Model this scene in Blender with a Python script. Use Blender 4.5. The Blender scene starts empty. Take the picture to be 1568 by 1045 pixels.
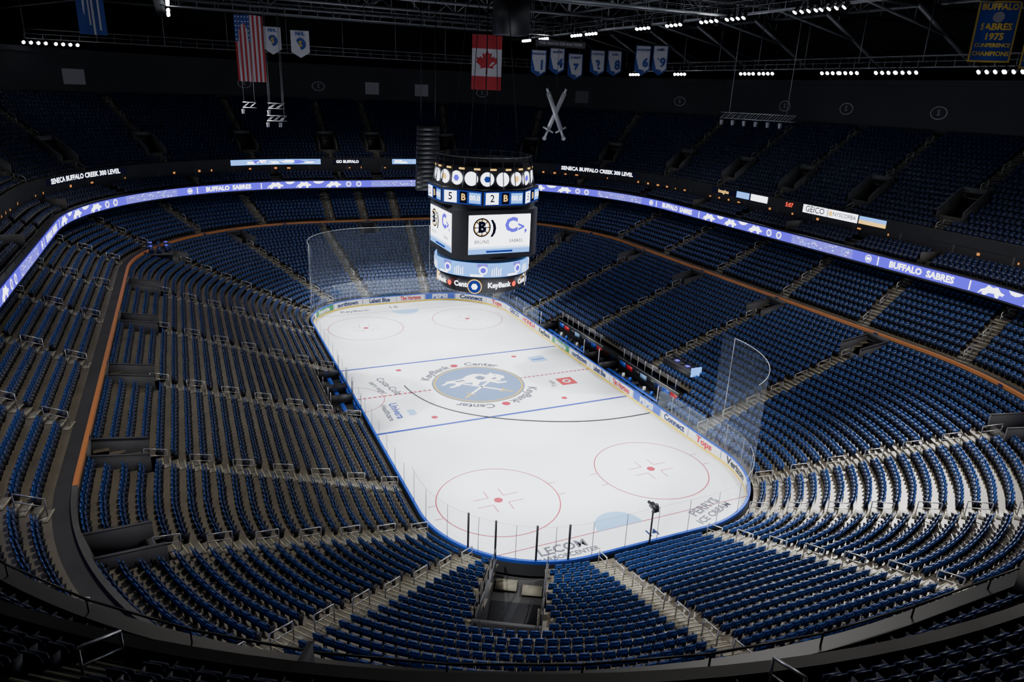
import bpy, math, random
import numpy as np
from mathutils import Matrix, Vector
random.seed(4); rng=np.random.default_rng(7)
scene=bpy.context.scene
COL=bpy.context.collection

# ---------------------------------------------------------------- materials
MATS={}
def pmat(name,col,rough=0.6,metal=0.0,noise=None,spec=0.5,coat=0.0):
    if name in MATS: return MATS[name]
    m=bpy.data.materials.new(name); m.use_nodes=True
    nt=m.node_tree; b=nt.nodes['Principled BSDF']
    b.inputs['Base Color'].default_value=(*col,1); b.inputs['Roughness'].default_value=rough
    b.inputs['Metallic'].default_value=metal; b.inputs['Specular IOR Level'].default_value=spec
    b.inputs['Coat Weight'].default_value=coat
    if noise:
        sc,lo,hi=noise
        tc=nt.nodes.new('ShaderNodeTexCoord'); n=nt.nodes.new('ShaderNodeTexNoise'); n.inputs['Scale'].default_value=sc
        n.inputs['Detail'].default_value=5
        r=nt.nodes.new('ShaderNodeValToRGB')
        r.color_ramp.elements[0].position=0.3; r.color_ramp.elements[1].position=0.7
        r.color_ramp.elements[0].color=(*[c*lo for c in col],1); r.color_ramp.elements[1].color=(*[min(1,c*hi) for c in col],1)
        nt.links.new(tc.outputs['Object'],n.inputs['Vector']); nt.links.new(n.outputs['Fac'],r.inputs['Fac'])
        nt.links.new(r.outputs['Color'],b.inputs['Base Color'])
    MATS[name]=m; return m
def emat(name,col,st):
    if name in MATS: return MATS[name]
    m=bpy.data.materials.new(name); m.use_nodes=True; nt=m.node_tree
    for n in list(nt.nodes):
        if n.type!='OUTPUT_MATERIAL': nt.nodes.remove(n)
    e=nt.nodes.new('ShaderNodeEmission'); e.inputs['Color'].default_value=(*col,1); e.inputs['Strength'].default_value=st
    nt.links.new(e.outputs[0],[n for n in nt.nodes if n.type=='OUTPUT_MATERIAL'][0].inputs['Surface'])
    MATS[name]=m; return m
def gmat(name,fac,col,rough=0.1,diffuse=False):
    m=bpy.data.materials.new(name); m.use_nodes=True; nt=m.node_tree
    for n in list(nt.nodes):
        if n.type!='OUTPUT_MATERIAL': nt.nodes.remove(n)
    t=nt.nodes.new('ShaderNodeBsdfTransparent'); mx=nt.nodes.new('ShaderNodeMixShader'); mx.inputs[0].default_value=fac
    if diffuse: g=nt.nodes.new('ShaderNodeBsdfDiffuse')
    else:
        g=nt.nodes.new('ShaderNodeBsdfGlossy'); g.inputs['Roughness'].default_value=rough
    g.inputs['Color'].default_value=(*col,1)
    nt.links.new(t.outputs[0],mx.inputs[1]); nt.links.new(g.outputs[0],mx.inputs[2])
    nt.links.new(mx.outputs[0],[n for n in nt.nodes if n.type=='OUTPUT_MATERIAL'][0].inputs['Surface'])
    MATS[name]=m; return m

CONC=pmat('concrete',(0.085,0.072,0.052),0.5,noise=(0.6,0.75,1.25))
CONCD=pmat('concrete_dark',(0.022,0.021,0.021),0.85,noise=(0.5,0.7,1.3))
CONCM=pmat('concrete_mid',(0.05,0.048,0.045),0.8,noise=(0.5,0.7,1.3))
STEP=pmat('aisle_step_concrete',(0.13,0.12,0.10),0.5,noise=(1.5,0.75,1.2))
NOSE=pmat('step_nosing',(0.32,0.30,0.20),0.6)
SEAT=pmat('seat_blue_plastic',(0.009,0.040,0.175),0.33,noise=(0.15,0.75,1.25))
SEATC=pmat('seat_navy_cushion',(0.007,0.020,0.08),0.55)
ARM=pmat('seat_iron_frame',(0.010,0.011,0.016),0.5)
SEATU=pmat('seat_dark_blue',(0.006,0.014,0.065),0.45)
RAIL=pmat('rail_steel',(0.5,0.5,0.48),0.35,0.8)
POST=pmat('glass_post_aluminium',(0.3,0.31,0.33),0.4,0.6)
BLACK=pmat('black_paint',(0.008,0.008,0.010),0.5)
STEEL=pmat('roof_steel',(0.12,0.125,0.135),0.45,0.3)
DARK=pmat('dark_wall',(0.009,0.0095,0.013),0.8,noise=(0.2,0.8,1.2))
SIGNG=pmat('unlit_sign_grey',(0.06,0.06,0.065),0.7)
GREYW=pmat('grey_wall',(0.04,0.04,0.044),0.7,noise=(0.5,0.85,1.15))
PORTW=pmat('vomitory_wall_grey',(0.05,0.05,0.054),0.7,noise=(0.5,0.8,1.2))
ORANGE=pmat('orange_band_paint',(0.42,0.15,0.035),0.5)
WHITE=pmat('white_paint',(0.8,0.8,0.8),0.4)
YEL=pmat('yellow_kickplate',(0.85,0.60,0.02),0.4)
BLUE=pmat('blue_cap',(0.02,0.07,0.45),0.35)
RED=pmat('red_paint',(0.5,0.01,0.02),0.5)
GREEN=pmat('green_paint',(0.01,0.2,0.06),0.5)
GOLD=pmat('gold_paint',(0.7,0.4,0.03),0.5)
NAVY=pmat('navy_paint',(0.006,0.015,0.09),0.5)
LBLUE=pmat('pale_blue_paint',(0.25,0.45,0.72),0.5)
GREYP=pmat('grey_blue_paint',(0.10,0.13,0.2),0.5)
ICE=pmat('ice',(0.85,0.88,0.93),0.3,noise=(0.12,0.96,1.02),spec=0.3)
ICEEDGE=pmat('ice_paint_red',(0.34,0.03,0.06),0.3)
ICEBLU=pmat('ice_paint_blue',(0.03,0.05,0.32),0.3)
ICETXT=pmat('ice_paint_grey',(0.12,0.12,0.15),0.3)
GLASS=gmat('rink_glass',0.06,(0.75,0.85,1.0),0.08)
NET=gmat('spectator_net',0.055,(0.45,0.5,0.55),diffuse=True)
L_BLUE=emat('led_violet_blue',(0.075,0.035,0.85),1.9)
L_MID=emat('led_mid_violet',(0.16,0.12,0.85),1.7)
L_WHITE=emat('led_white',(0.85,0.88,1.0),4.5)
L_CYAN=emat('led_light_blue',(0.11,0.34,0.98),2.4)
L_YEL=emat('led_yellow',(1.0,0.6,0.12),2.0)
L_WARM=emat('suite_warm_lamp',(1.0,0.36,0.08),0.9)
L_RED=emat('led_red',(1.0,0.05,0.02),2.5)
L_BLACK=emat('led_dark',(0.01,0.01,0.03),0.5)
L_NAVY=emat('led_navy',(0.02,0.04,0.3),1.0)
LAMP=emat('floodlight_lens',(0.9,0.95,1.0),40)

# ---------------------------------------------------------------- mesh builder
class MB:
    def __init__(s,name,mats,parent=None):
        s.name=name; s.mats=mats; s.V=[]; s.n=0; s.L=[]; s.S=[]; s.M=[]; s.tot=0; s.parent=parent
    def mi(s,m):
        if m not in s.mats: s.mats.append(m)
        return s.mats.index(m)
    def quads(s,v,f,m):
        v=np.asarray(v,float).reshape(-1,3); f=np.asarray(f,int); k=f.shape[1]
        s.V.append(v); s.L.append((f+s.n).ravel()); s.S.append(s.tot+np.arange(len(f))*k); s.tot+=f.size
        if isinstance(m,np.ndarray): s.M.append(m)
        else: s.M.append(np.full(len(f),s.mi(m)))
        s.n+=len(v)
    def poly(s,v,m): s.quads(v,[list(range(len(v)))],m)
    def mixed(s,v,faces,m):
        v=np.asarray(v,float); base=s.n; s.V.append(v); s.n+=len(v)
        for f in faces:
            s.L.append(np.array(f)+base); s.S.append(np.array([s.tot])); s.tot+=len(f); s.M.append(np.array([s.mi(m)]))
    BF=[[0,3,2,1],[4,5,6,7],[0,1,5,4],[1,2,6,5],[2,3,7,6],[3,0,4,7]]
    def box(s,c,size,m,ax=None,top=1.0):
        hx,hy,hz=[q/2 for q in size]
        v=np.array([[-hx,-hy,-hz],[hx,-hy,-hz],[hx,hy,-hz],[-hx,hy,-hz],[-hx*top,-hy*top,hz],[hx*top,-hy*top,hz],[hx*top,hy*top,hz],[-hx*top,hy*top,hz]])
        if ax is not None:
            v=v@np.array(ax,float)
        s.quads(v+np.array(c,float),s.BF,m)
    def beam(s,p,q,w,m,h=None):
        p=np.array(p,float);q=np.array(q,float);d=q-p;L=np.linalg.norm(d)
        if L<1e-6: return
        d/=L; up=np.array([0,0,1.0]) if abs(d[2])<0.95 else np.array([1.0,0,0])
        a=np.cross(d,up); a/=np.linalg.norm(a); b=np.cross(a,d)
        s.box((p+q)/2,(L,w,h or w),m,ax=[d,a,b])
    def cyl(s,c,r,h,m,n=20,axis=(0,0,1),r2=None):
        ax=np.array(axis,float);ax/=np.linalg.norm(ax); t=np.array([1,0,0.]) if abs(ax[0])<.9 else np.array([0,1.,0])
        a=np.cross(ax,t);a/=np.linalg.norm(a);b=np.cross(ax,a); th=np.linspace(0,2*math.pi,n,endpoint=False)
        r2=r if r2 is None else r2
        ring=np.outer(np.cos(th),a)+np.outer(np.sin(th),b)
        v=np.vstack([ring*r-ax*h/2,ring*r2+ax*h/2])+np.array(c,float)
        i=np.arange(n);j=(i+1)%n
        s.quads(v,np.stack([i,j,j+n,i+n],1),m)
        s.poly(v[:n][::-1],m); s.poly(v[n:],m)
    def build(s):
        me=bpy.data.meshes.new(s.name)
        V=np.vstack(s.V); L=np.concatenate(s.L).astype(np.int32); S=np.concatenate(s.S).astype(np.int32); M=np.concatenate(s.M).astype(np.int32)
        me.vertices.add(len(V)); me.vertices.foreach_set('co',V.astype(np.float32).ravel())
        me.loops.add(len(L)); me.loops.foreach_set('vertex_index',L)
        me.polygons.add(len(S)); me.polygons.foreach_set('loop_start',S)
        try: me.polygons.foreach_set('loop_total',np.diff(np.append(S,len(L))).astype(np.int32))
        except Exception: pass
        for m in s.mats: me.materials.append(m)
        me.polygons.foreach_set('material_index',M)
        me.update(calc_edges=True); me.validate()
        o=bpy.data.objects.new(s.name,me); COL.objects.link(o)
        if s.parent: o.parent=s.parent
        return o
def empty(name,loc=(0,0,0)):
    e=bpy.data.objects.new(name,None); e.location=loc; e.empty_display_size=0.5; COL.objects.link(e); return e

TC={}
def tmesh(txt,size,bold=0.02):
    k=(txt,bold)
    if k not in TC:
        cu=bpy.data.curves.new('t','FONT'); cu.body=txt; cu.size=1; cu.align_x='CENTER'; cu.align_y='CENTER'; cu.resolution_u=2; cu.offset=bold
        ob=bpy.data.objects.new('t',cu); COL.objects.link(ob)
        dg=bpy.context.evaluated_depsgraph_get(); me=ob.evaluated_get(dg).to_mesh()
        v=np.array([list(q.co) for q in me.vertices]).reshape(-1,3); f=[list(p.vertices) for p in me.polygons]
        ob.evaluated_get(dg).to_mesh_clear(); bpy.data.objects.remove(ob); bpy.data.curves.remove(cu)
        TC[k]=(v,f)
    v,f=TC[k]; return v*size,f
def flat_text(mb,txt,size,c,ax,ay,m,sx=1.0,bold=0.02):
    v,f=tmesh(txt,size,bold)
    if len(v)==0: return
    P=np.array(c)+np.outer(v[:,0]*sx,ax)+np.outer(v[:,1],ay); mb.mixed(P,f,m)

# ---------------------------------------------------------------- ring geometry
def rp(u,ring):
    a,b,r=ring; cx,cy=a-r,b-r
    u=np.mod(np.asarray(u,float),8); k=np.floor(u).astype(int); f=u-k
    x=np.zeros_like(u);y=np.zeros_like(u);nx=np.zeros_like(u);ny=np.zeros_like(u)
    for kk,(fx,fy,n) in {0:(lambda f:a+0*f,lambda f:cy-2*cy*f,(1,0)),2:(lambda f:cx-2*cx*f,lambda f:-b+0*f,(0,-1)),
                   4:(lambda f:-a+0*f,lambda f:-cy+2*cy*f,(-1,0)),6:(lambda f:-cx+2*cx*f,lambda f:b+0*f,(0,1))}.items():
        m=k==kk; x[m]=fx(f[m]);y[m]=fy(f[m]);nx[m]=n[0];ny[m]=n[1]
    for kk,(sx,sy,t0) in {1:(1,-1,0),3:(-1,-1,-90),5:(-1,1,180),7:(1,1,90)}.items():
        m=k==kk; th=np.radians(t0-90*f[m]); nx[m]=np.cos(th);ny[m]=np.sin(th); x[m]=sx*cx+r*nx[m]; y[m]=sy*cy+r*ny[m]
    return x,y,nx,ny
def lerp(A,B,t): return tuple(A[i]+(B[i]-A[i])*t for i in range(3))
def off(R,d): return (R[0]+d,R[1]+d,R[2]+d)
U=np.concatenate([k+np.linspace(0,1,49)[:-1] for k in range(8)]+[[8.0-1e-9]])
UM=(U[:-1]+U[1:])/2
def strip(mb,ra,za,rb,zb,m,us=U,mask=None):
    xa,ya,_,_=rp(us,ra); xb,yb,_,_=rp(us,rb); n=len(us)
    v=np.vstack([np.stack([xa,ya,0*xa+za],1),np.stack([xb,yb,0*xb+zb],1)])
    i=np.arange(n-1); f=np.stack([i,i+1,i+1+n,i+n],1)
    if mask is not None: f=f[mask]
    if len(f): mb.quads(v,f,m)
class Arc:
    def __init__(s,ring):
        s.ring=ring; s.u=np.linspace(0,8,6401)[:-1]; x,y,_,_=rp(s.u,ring)
        d=np.hypot(np.diff(np.append(x,x[0])),np.diff(np.append(y,y[0]))); s.s=np.concatenate([[0],np.cumsum(d)]); s.u=np.append(s.u,8.0); s.L=s.s[-1]
    def u_of(s,q): return np.interp(np.mod(q,s.L),s.s,s.u)
    def s_of(s,u): return float(np.interp(u,s.u,s.s))
    def P(s,q,z,inset):
        u=s.u_of(np.asarray(q,float)); x,y,nx,ny=rp(np.minimum(u,7.999999),s.ring)
        return np.stack([x-nx*inset,y-ny*inset,np.asarray(z,float)+0*x],1)
    def rect(s,mb,s0,s1,z0,z1,m,inset=0.03,step=0.8):
        n=max(2,int(abs(s1-s0)/step)+1); q=np.linspace(s0,s1,n)
        v=np.vstack([s.P(q,z0,inset),s.P(q,z1,inset)]); i=np.arange(n-1); mb.quads(v,np.stack([i,i+1,i+1+n,i+n],1),m)
    def text(s,mb,txt,sc,zc,size,m,inset=0.05,sx=1.0,bold=0.02):
        v,f=tmesh(txt,size,bold)
        if len(v): mb.mixed(s.P(sc+v[:,0]*sx,zc+v[:,1],inset),f,m)
    def disc(s,mb,sc,zc,rad,m,inset=0.05,n=20,rx=None):
        th=np.linspace(0,2*math.pi,n,endpoint=False); mb.poly(s.P(sc+(rx or rad)*np.cos(th),zc+rad*np.sin(th),inset),m)

RB=(12.95,30.48,8.53)                       # dasher boards
LI=(13.3,30.9,8.85);  LO=(31.9,48.5,24.6)    # lower bowl
OR_=(32.45,49.0,25.1)                       # orange rail ring
CI=(33.0,49.5,25.6); CO=(40.6,54.7,32.9)    # club level
RIB=(37.7,51.8,30.0)                        # led ribbon ring
FA=(40.9,55.0,33.2)                         # upper deck fascia
UO=(53.8,67.9,46.1)

def corridor(u,ring_in,ring_out,t0,t1,hw):
    a=lerp(ring_in,ring_out,t0); b=lerp(ring_in,ring_out,t1)
    xa,ya,_,_=rp([u],a); xb,yb,_,_=rp([u],b)
    p=np.array([xa[0],ya[0]]);q=np.array([xb[0],yb[0]]);L=np.linalg.norm(q-p);d=(q-p)/L
    return dict(p=p,d=d,L=L,hw=hw,lat=np.array([-d[1],d[0]]),u=u)
def inside(c,x,y,pad=0,pl=0):
    rx=x-c['p'][0];ry=y-c['p'][1]; al=rx*c['d'][0]+ry*c['d'][1]; la=rx*c['lat'][0]+ry*c['lat'][1]
    return (al>-pl)&(al<c['L']+pl)&(np.abs(la)<c['hw']+pad)

# ---------------------------------------------------------------- seats
def seat_template():
    V=[];F=[];M=[]
    def hexa(v,m):
        b=len(V); V.extend(v); 
        for f in MB.BF: F.append([q+b for q in f]); M.append(m)
    w=0.225
    def slab(y0,z0,y1,z1,th,w0,w1,m):
        hexa([(-w0,y0,z0),(w0,y0,z0),(w0,y0+th,z0),(-w0,y0+th,z0),(-w1,y1,z1),(w1,y1,z1),(w1,y1+th,z1),(-w1,y1+th,z1)],m)
    slab(0.14,0.36,0.20,0.70,0.05,w,w,0); slab(0.20,0.70,0.235,0.83,0.045,w,w*0.78,0)
    slab(-0.02,0.33,0.04,0.68,0.07,w*0.92,w*0.88,1)
    hexa([(0.245,-0.02,0),(0.275,-0.02,0),(0.275,0.16,0),(0.245,0.16,0),(0.245,-0.16,0.58),(0.275,-0.16,0.58),(0.275,0.2,0.58),(0.245,0.2,0.58)],2)
    return np.array(V,float),np.array(F,int),np.array(M,int)
ST=seat_template()
def place_seats(parent,rows,aisles,holes,mats,spacing=0.56,aw=0.62,skip=None):
    V,F,M=ST; P=[];N=[]
    au=sorted(aisles); bounds=list(zip(au,au[1:]+[au[0]+8]))
    for ring,z in rows:
        for (u0,u1) in bounds:
            uu=np.linspace(u0,u1,90); x,y,nx,ny=rp(uu,ring); s=np.concatenate([[0],np.cumsum(np.hypot(np.diff(x),np.diff(y)))])
            L=s[-1]-2*aw
            if L<0.6: continue
            n=int(L/spacing); q=aw+(L-n*spacing)/2+(np.arange(n)+0.5)*spacing
            us=np.interp(q,s,uu); x,y,nx,ny=rp(us,ring); keep=np.ones(n,bool)
            for h in holes: keep&=~inside(h,x,y,0.35,0.3)
            if skip is not None: keep&=~skip(x,y)
            x,y,nx,ny=[w[keep] for w in (x,y,nx,ny)]
            P.append(np.stack([x,y,0*x+z],1)); N.append(np.stack([nx,ny],1))
    P=np.vstack(P);N=np.vstack(N); n=len(P); lat=np.stack([-N[:,1],N[:,0]],1)
    W=np.zeros((n,len(V),3)); jit=rng.normal(0,0.012,n)
    for k in (0,1): W[:,:,k]=P[:,None,k]+V[None,:,0]*lat[:,None,k]+(V[None,:,1]+jit[:,None])*N[:,None,k]
    W[:,:,2]=P[:,None,2]+V[None,:,2]
    f=(F[None]+np.arange(n)[:,None,None]*len(V)).reshape(-1,4)
    mb=MB('folding_seats',list(mats),parent); mb.quads(W.reshape(-1,3),f,np.tile(M,n)); mb.build(); return n

def tier(parent,ri,ro,z0,z1,n,holes,skip=None,mat=CONC,front=None):
    mb=MB('terrace',[mat],parent); rows=[]; rise=(z1-z0)/n
    def msk(ring):
        x,y,_,_=rp(UM,ring); mask=np.ones(len(UM),bool)
        for h in holes: mask&=~inside(h,x,y,0.0,0.05)
        if skip is not None: mask&=~skip(x,y)
        return mask
    for i in range(n):
        a=lerp(ri,ro,i/n); b=lerp(ri,ro,(i+1)/n); z=z0+rise*i
        strip(mb,a,z,b,z,mat,mask=msk(lerp(ri,ro,(i+0.5)/n)))
        if i<n-1: strip(mb,b,z,b,z+rise,mat,mask=msk(b))
        rows.append((lerp(ri,ro,(i+0.6)/n),z))
    if front is not None: strip(mb,ri,front,ri,z0,mat,mask=msk(ri))
    mb.build(); return rows
def aisles_build(parent,ri,ro,z0,z1,n,us,holes,skip=None,width=1.15,step=STEP,every=3):
    mb=MB('aisle_stairs',[step,NOSE],parent); rb=MB('handrails' ,[RAIL],parent); rise=(z1-z0)/n
    for u in us:
        for i in range(n):
            z=z0+rise*i
            a=lerp(ri,ro,i/n); b=lerp(ri,ro,(i+1)/n)
            xa,ya,_,_=rp([u],a); xb,yb,_,_=rp([u],b); p=np.array([xa[0],ya[0]]);q=np.array([xb[0],yb[0]])
            m=(p+q)/2
            if any(bool(inside(h,m[0],m[1],0.2,0.1)) for h in holes): continue
            if skip is not None and bool(skip(m[0],m[1])): continue
            d=(q-p);L=np.linalg.norm(d);d/=L; lat=np.array([-d[1],d[0]]); ax=[[lat[0],lat[1],0],[d[0],d[1],0],[0,0,1]]
            c=p+d*L*0.5; mb.box((c[0],c[1],z+0.02),(width,L,0.04),step,ax=ax)
            c=p+d*L*0.76; mb.box((c[0],c[1],z+rise*0.25+0.02),(width,L*0.48,rise*0.5+0.02),step,ax=ax)
            c=p+d*L*0.55; mb.box((c[0],c[1],z+rise*0.5+0.035),(width,0.06,0.02),NOSE,ax=ax)
            c=p+d*0.05; mb.box((c[0],c[1],z+0.05),(width,0.06,0.02),NOSE,ax=ax)
            if i%every==0 and i<n-1:
                e0=p+d*L*0.2; e1=p+d*L*1.7
                A=np.array([*e0,z]);B=np.array([*e1,z+rise*1.0]); h=np.array([0,0,0.95])
                rb.beam(A,A+h,0.05,RAIL); rb.beam(B,B+h,0.05,RAIL); rb.beam(A+h,B+h,0.055,RAIL); rb.beam(A+h*.55,B+h*.55,0.04,RAIL)
    mb.build(); rb.build()
def portals(parent,holes,zf,zin,zout,ztop,wall=PORTW):
    mb=MB('vomitory_portals',[wall,BLACK],parent)
    for h in holes:
        d=h['d'];lat=h['lat'];ax=[[lat[0],lat[1],0],[d[0],d[1],0],[0,0,1]]
        def T(a,l,z): q=h['p']+d*a+lat*l; return (q[0],q[1],z)
        for sgn in(-1,1):
            l0=sgn*(h['hw']-.08);l1=sgn*(h['hw']+.08)
            v=[T(0,l0,zf-.6),T(0,l1,zf-.6),T(h['L'],l1,zf-.6),T(h['L'],l0,zf-.6),T(0,l0,zin),T(0,l1,zin),T(h['L'],l1,zout),T(h['L'],l0,zout)]
            mb.quads(v,MB.BF,wall)
            mb.beam(T(0,sgn*h['hw'],zin+.03),T(h['L'],sgn*h['hw'],zout+.03),.2,GREYW,.05)
        mb.box(T(h['L']/2,0,zf-.05),(h['hw']*2,h['L'],0.1),CONCD,ax=ax)
        mb.box(T(h['L']+.1,0,(zf+ztop)/2-.3),(h['hw']*2-0.3,0.1,ztop-zf-0.4),BLACK,ax=ax)  # black panel painted in for the darkness of the doorway
        mb.box(T(h['L']+.1,0,ztop-.1),(h['hw']*2+0.2,0.3,0.5),wall,ax=ax)
        for k in range(3): mb.box(T(.25+k*.3,0,zf+.42-k*.15),(h['hw']*2-.4,.3,.9-k*.28),CONCM,ax=ax)
    return mb.build()

# lower bowl
A_L=[.09,.36,.64,.91,1.35,1.68,2.03,2.97,3.56,3.84,4.09,4.36,4.64,4.91,5.3,5.66,6.03,6.97,7.34,7.7]
xt,yt,_,_=rp([3.333],RB)
tun=dict(p=np.array([xt[0],yt[0]]),d=np.array([-.5,-.8660254]),L=9.6,hw=1.6,lat=np.array([.8660254,-.5]),u=3.333)
PL=[corridor(u,LI,LO,0.84,1.0,1.15) for u in (.09,.36,.64,.91,1.35,1.7,3.84,4.09,4.36,4.64,4.91,5.3,5.66,6.5,7.34,7.7)]
benchskip=lambda x,y:((x>0)&(x<16.6)&(np.abs(y)<13.2))|((x<0)&(x>-15.9)&(np.abs(y)<5.6))
NL=23
T1=empty('arena_seating')
rowsL=tier(T1,LI,LO,0.75,7.7,NL,PL+[tun],benchskip,front=-0.02)
nL=place_seats(T1,rowsL,A_L,PL+[tun],(SEAT,SEATC,ARM),skip=benchskip)
aisles_build(T1,LI,LO,0.75,7.7,NL,A_L,PL+[tun],benchskip)
portals(T1,PL,6.0,7.6,8.1,8.2)
# club level
T2=empty('arena_seating')
A_C=[.17,.4,.63,.85,1.08,1.3,1.55,1.8,2.15,2.5,2.85,3.2,3.45,3.7,3.92,4.15,4.37,4.6,4.83,5.08,5.3,5.55,5.8,6.15,6.5,6.85,7.2,7.45,7.7,7.92]
rowsC=tier(T2,CI,CO,8.35,12.3,9,[],None)
place_seats(T2,rowsC,A_C,[],(SEAT,SEATC,ARM))
aisles_build(T2,CI,CO,8.35,12.3,9,A_C,[],every=3)
# suite balcony rows behind ribbon
T3=empty('arena_seating')
SI=off(RIB,0.5);SO=off(RIB,3.2)
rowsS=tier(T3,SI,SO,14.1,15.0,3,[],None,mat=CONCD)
A_S=[.1,.3,.5,.7,.9,1.15,1.4,1.65,1.9,2.3,2.7,3.1,3.35,3.6,3.85,4.1,4.3,4.5,4.7,4.9,5.15,5.4,5.65,5.9,6.3,6.7,7.1,7.35,7.6,7.85]
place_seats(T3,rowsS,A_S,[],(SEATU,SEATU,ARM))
mb=MB('partitions',[GREYW],T3)
for u in A_S[::2]:
    xa,ya,nx,ny=rp([u],SI); d=np.array([nx[0],ny[0]]);lat=np.array([-d[1],d[0]]); c=np.array([xa[0],ya[0]])+d*1.4
    mb.box((c[0],c[1],14.75),(.12,2.6,1.3),CONCM,ax=[[lat[0],lat[1],0],[d[0],d[1],0],[0,0,1]])
mb.build()
# upper level
T4=empty('arena_seating')
UI=off(FA,0.3)
A_U=[.12,.37,.62,.87,1.12,1.35,1.6,1.85,2.25,2.75,3.15,3.4,3.65,3.88,4.12,4.37,4.62,4.87,5.12,5.35,5.6,5.85,6.25,6.75,7.15,7.4,7.65,7.88]
PU=[corridor(u,UI,UO,0.14,0.38,1.35) for u in A_U if not 1.7<u<3.9]
NU=19
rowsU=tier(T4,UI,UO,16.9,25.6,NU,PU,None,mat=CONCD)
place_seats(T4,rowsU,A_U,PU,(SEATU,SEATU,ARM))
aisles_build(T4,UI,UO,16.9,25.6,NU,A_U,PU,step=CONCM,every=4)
portals(T4,PU,17.6,19.0,21.1,21.0,wall=GREYW)

# ---------------------------------------------------------------- rings: orange rail, fascias
mb=MB('orange_parapet_band',[ORANGE,GREYW,BLUE,BLACK])
om=(UM<2.0)|(UM>3.97)
strip(mb,off(OR_,-0.5),7.6,off(OR_,-0.5),8.3,GREYW)
for mk,mm in((om,ORANGE),(~om,CONCM)):
    strip(mb,off(OR_,-0.5),8.3,off(OR_,-0.5),8.55,mm,mask=mk)
    strip(mb,off(OR_,-0.5),8.55,off(OR_,-0.25),8.55,mm,mask=mk)
strip(mb,off(OR_,-0.25),8.55,off(OR_,-0.25),8.3,GREYW)
strip(mb,off(OR_,-0.25),8.35,CI,8.35,CONCD)
orA=Arc(off(OR_,-0.5))
for k in range(22):
    q=(k+.4)*orA.L/22; uu=float(orA.u_of(q))
    if uu<2 or uu>3.97: orA.disc(mb,q,8.42,0.12,NAVY,0.02,14,0.28)
mb.build()

mb=MB('led_ribbon_board',[BLACK,L_BLUE,L_MID,L_WHITE,L_CYAN])
strip(mb,off(RIB,0.05),13.0,off(RIB,0.05),14.35,BLACK); strip(mb,off(RIB,0.05),14.35,off(RIB,0.5),14.35,BLACK); strip(mb,off(RIB,0.05),13.0,off(RIB,3.2),13.0,CONCD)
strip(mb,off(RIB,0.5),14.35,off(RIB,0.5),14.0,BLACK)
ra=Arc(RIB); ra.rect(mb,0,ra.L,13.18,14.2,L_BLUE,0.0)
per=ra.L/8; base=ra.s_of((21.8+18.2)/43.6)
z0,z1=13.18,14.2; zc=(z0+z1)/2
for k in range(8):
    c=base+k*per
    ra.text(mb,'BUFFALO  SABRES',c,zc-0.02,0.84,L_WHITE,0.03,sx=1.02,bold=0.035)
    for e in(-4.8,4.9): ra.rect(mb,c+e,c+e+0.12,z0+.1,z1-.1,L_WHITE,0.03)
    ra.disc(mb,c-5.9,zc,0.38,L_WHITE,0.03); ra.disc(mb,c-5.9,zc,0.31,L_BLUE,0.04); ra.disc(mb,c-5.9,zc,0.18,L_WHITE,0.05,8,0.26)
    # leaping buffalo silhouettes cropped by the board edge, alternating with blue gaps
    q=c+5.8
    for j in range(5):
        w=[2.5,1.4,2.3,1.7,2.4][j]
        if j%2==0: shp=[(0,.04),(.1,.45),(.25,.62),(.35,.95),(.52,.8),(.7,.95),(.85,.6),(1,.5),(.93,.3),(.82,.35),(.78,.04),(.68,.04),(.62,.35),(.4,.3),(.3,.04),(.18,.04),(.16,.3)]
        else: shp=[(0,.98),(.2,.7),(.5,.62),(.8,.75),(1,.98)]
        mb.poly(ra.P(q+w*np.array([a for a,b in shp]),z0+np.array([b for a,b in shp]),0.03),L_WHITE); q+=w*1.12
    for j in(0,1):
        ra.disc(mb,c+18.2+j*1.6,zc,0.40,L_WHITE,0.03); ra.disc(mb,c+18.2+j*1.6,zc,0.3,L_MID,0.04,6)
    s0=c-16.5
    ra.rect(mb,s0,s0+8.6,z0+.02,z1-.02,L_MID,0.02)
    for j in range(80):
        a=s0+rng.random()*8.3; h=z0+.05+rng.random()*.85; ra.rect(mb,a,a+0.2,h,h+0.05,L_WHITE if j%4==0 else L_CYAN,0.03)
mb.build()

mb=MB('suite_level_wall',[DARK,L_WARM,GREYW,BLACK])  # back walls of the club and suite levels
WB=off(CO,0.35); strip(mb,WB,12.2,WB,13.1,DARK)
SB=off(RIB,3.25); strip(mb,SB,15.0,SB,16.4,DARK); strip(mb,off(RIB,3.25),16.35,off(FA,0.3),16.35,DARK)
sa=Arc(SB)
for k in range(170):
    c=k*sa.L/170
    if k%3==0: sa.rect(mb,c,c+0.22,15.0,16.35,GREYW,0.05)
    if rng.random()<0.55: sa.rect(mb,c+.5,c+.5+rng.random()*.45+.1,15.75,15.9+rng.random()*.15,L_WARM,0.04)
wa=Arc(WB)
for k in range(130):
    c=k*wa.L/130
    if k%2==0: wa.rect(mb,c,c+0.25,12.2,13.05,GREYW,0.05)
    if rng.random()<0.45: wa.rect(mb,c+.8,c+.8+rng.random()*.4+.1,12.65,12.78,L_WARM,0.04)
mb.build()

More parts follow.
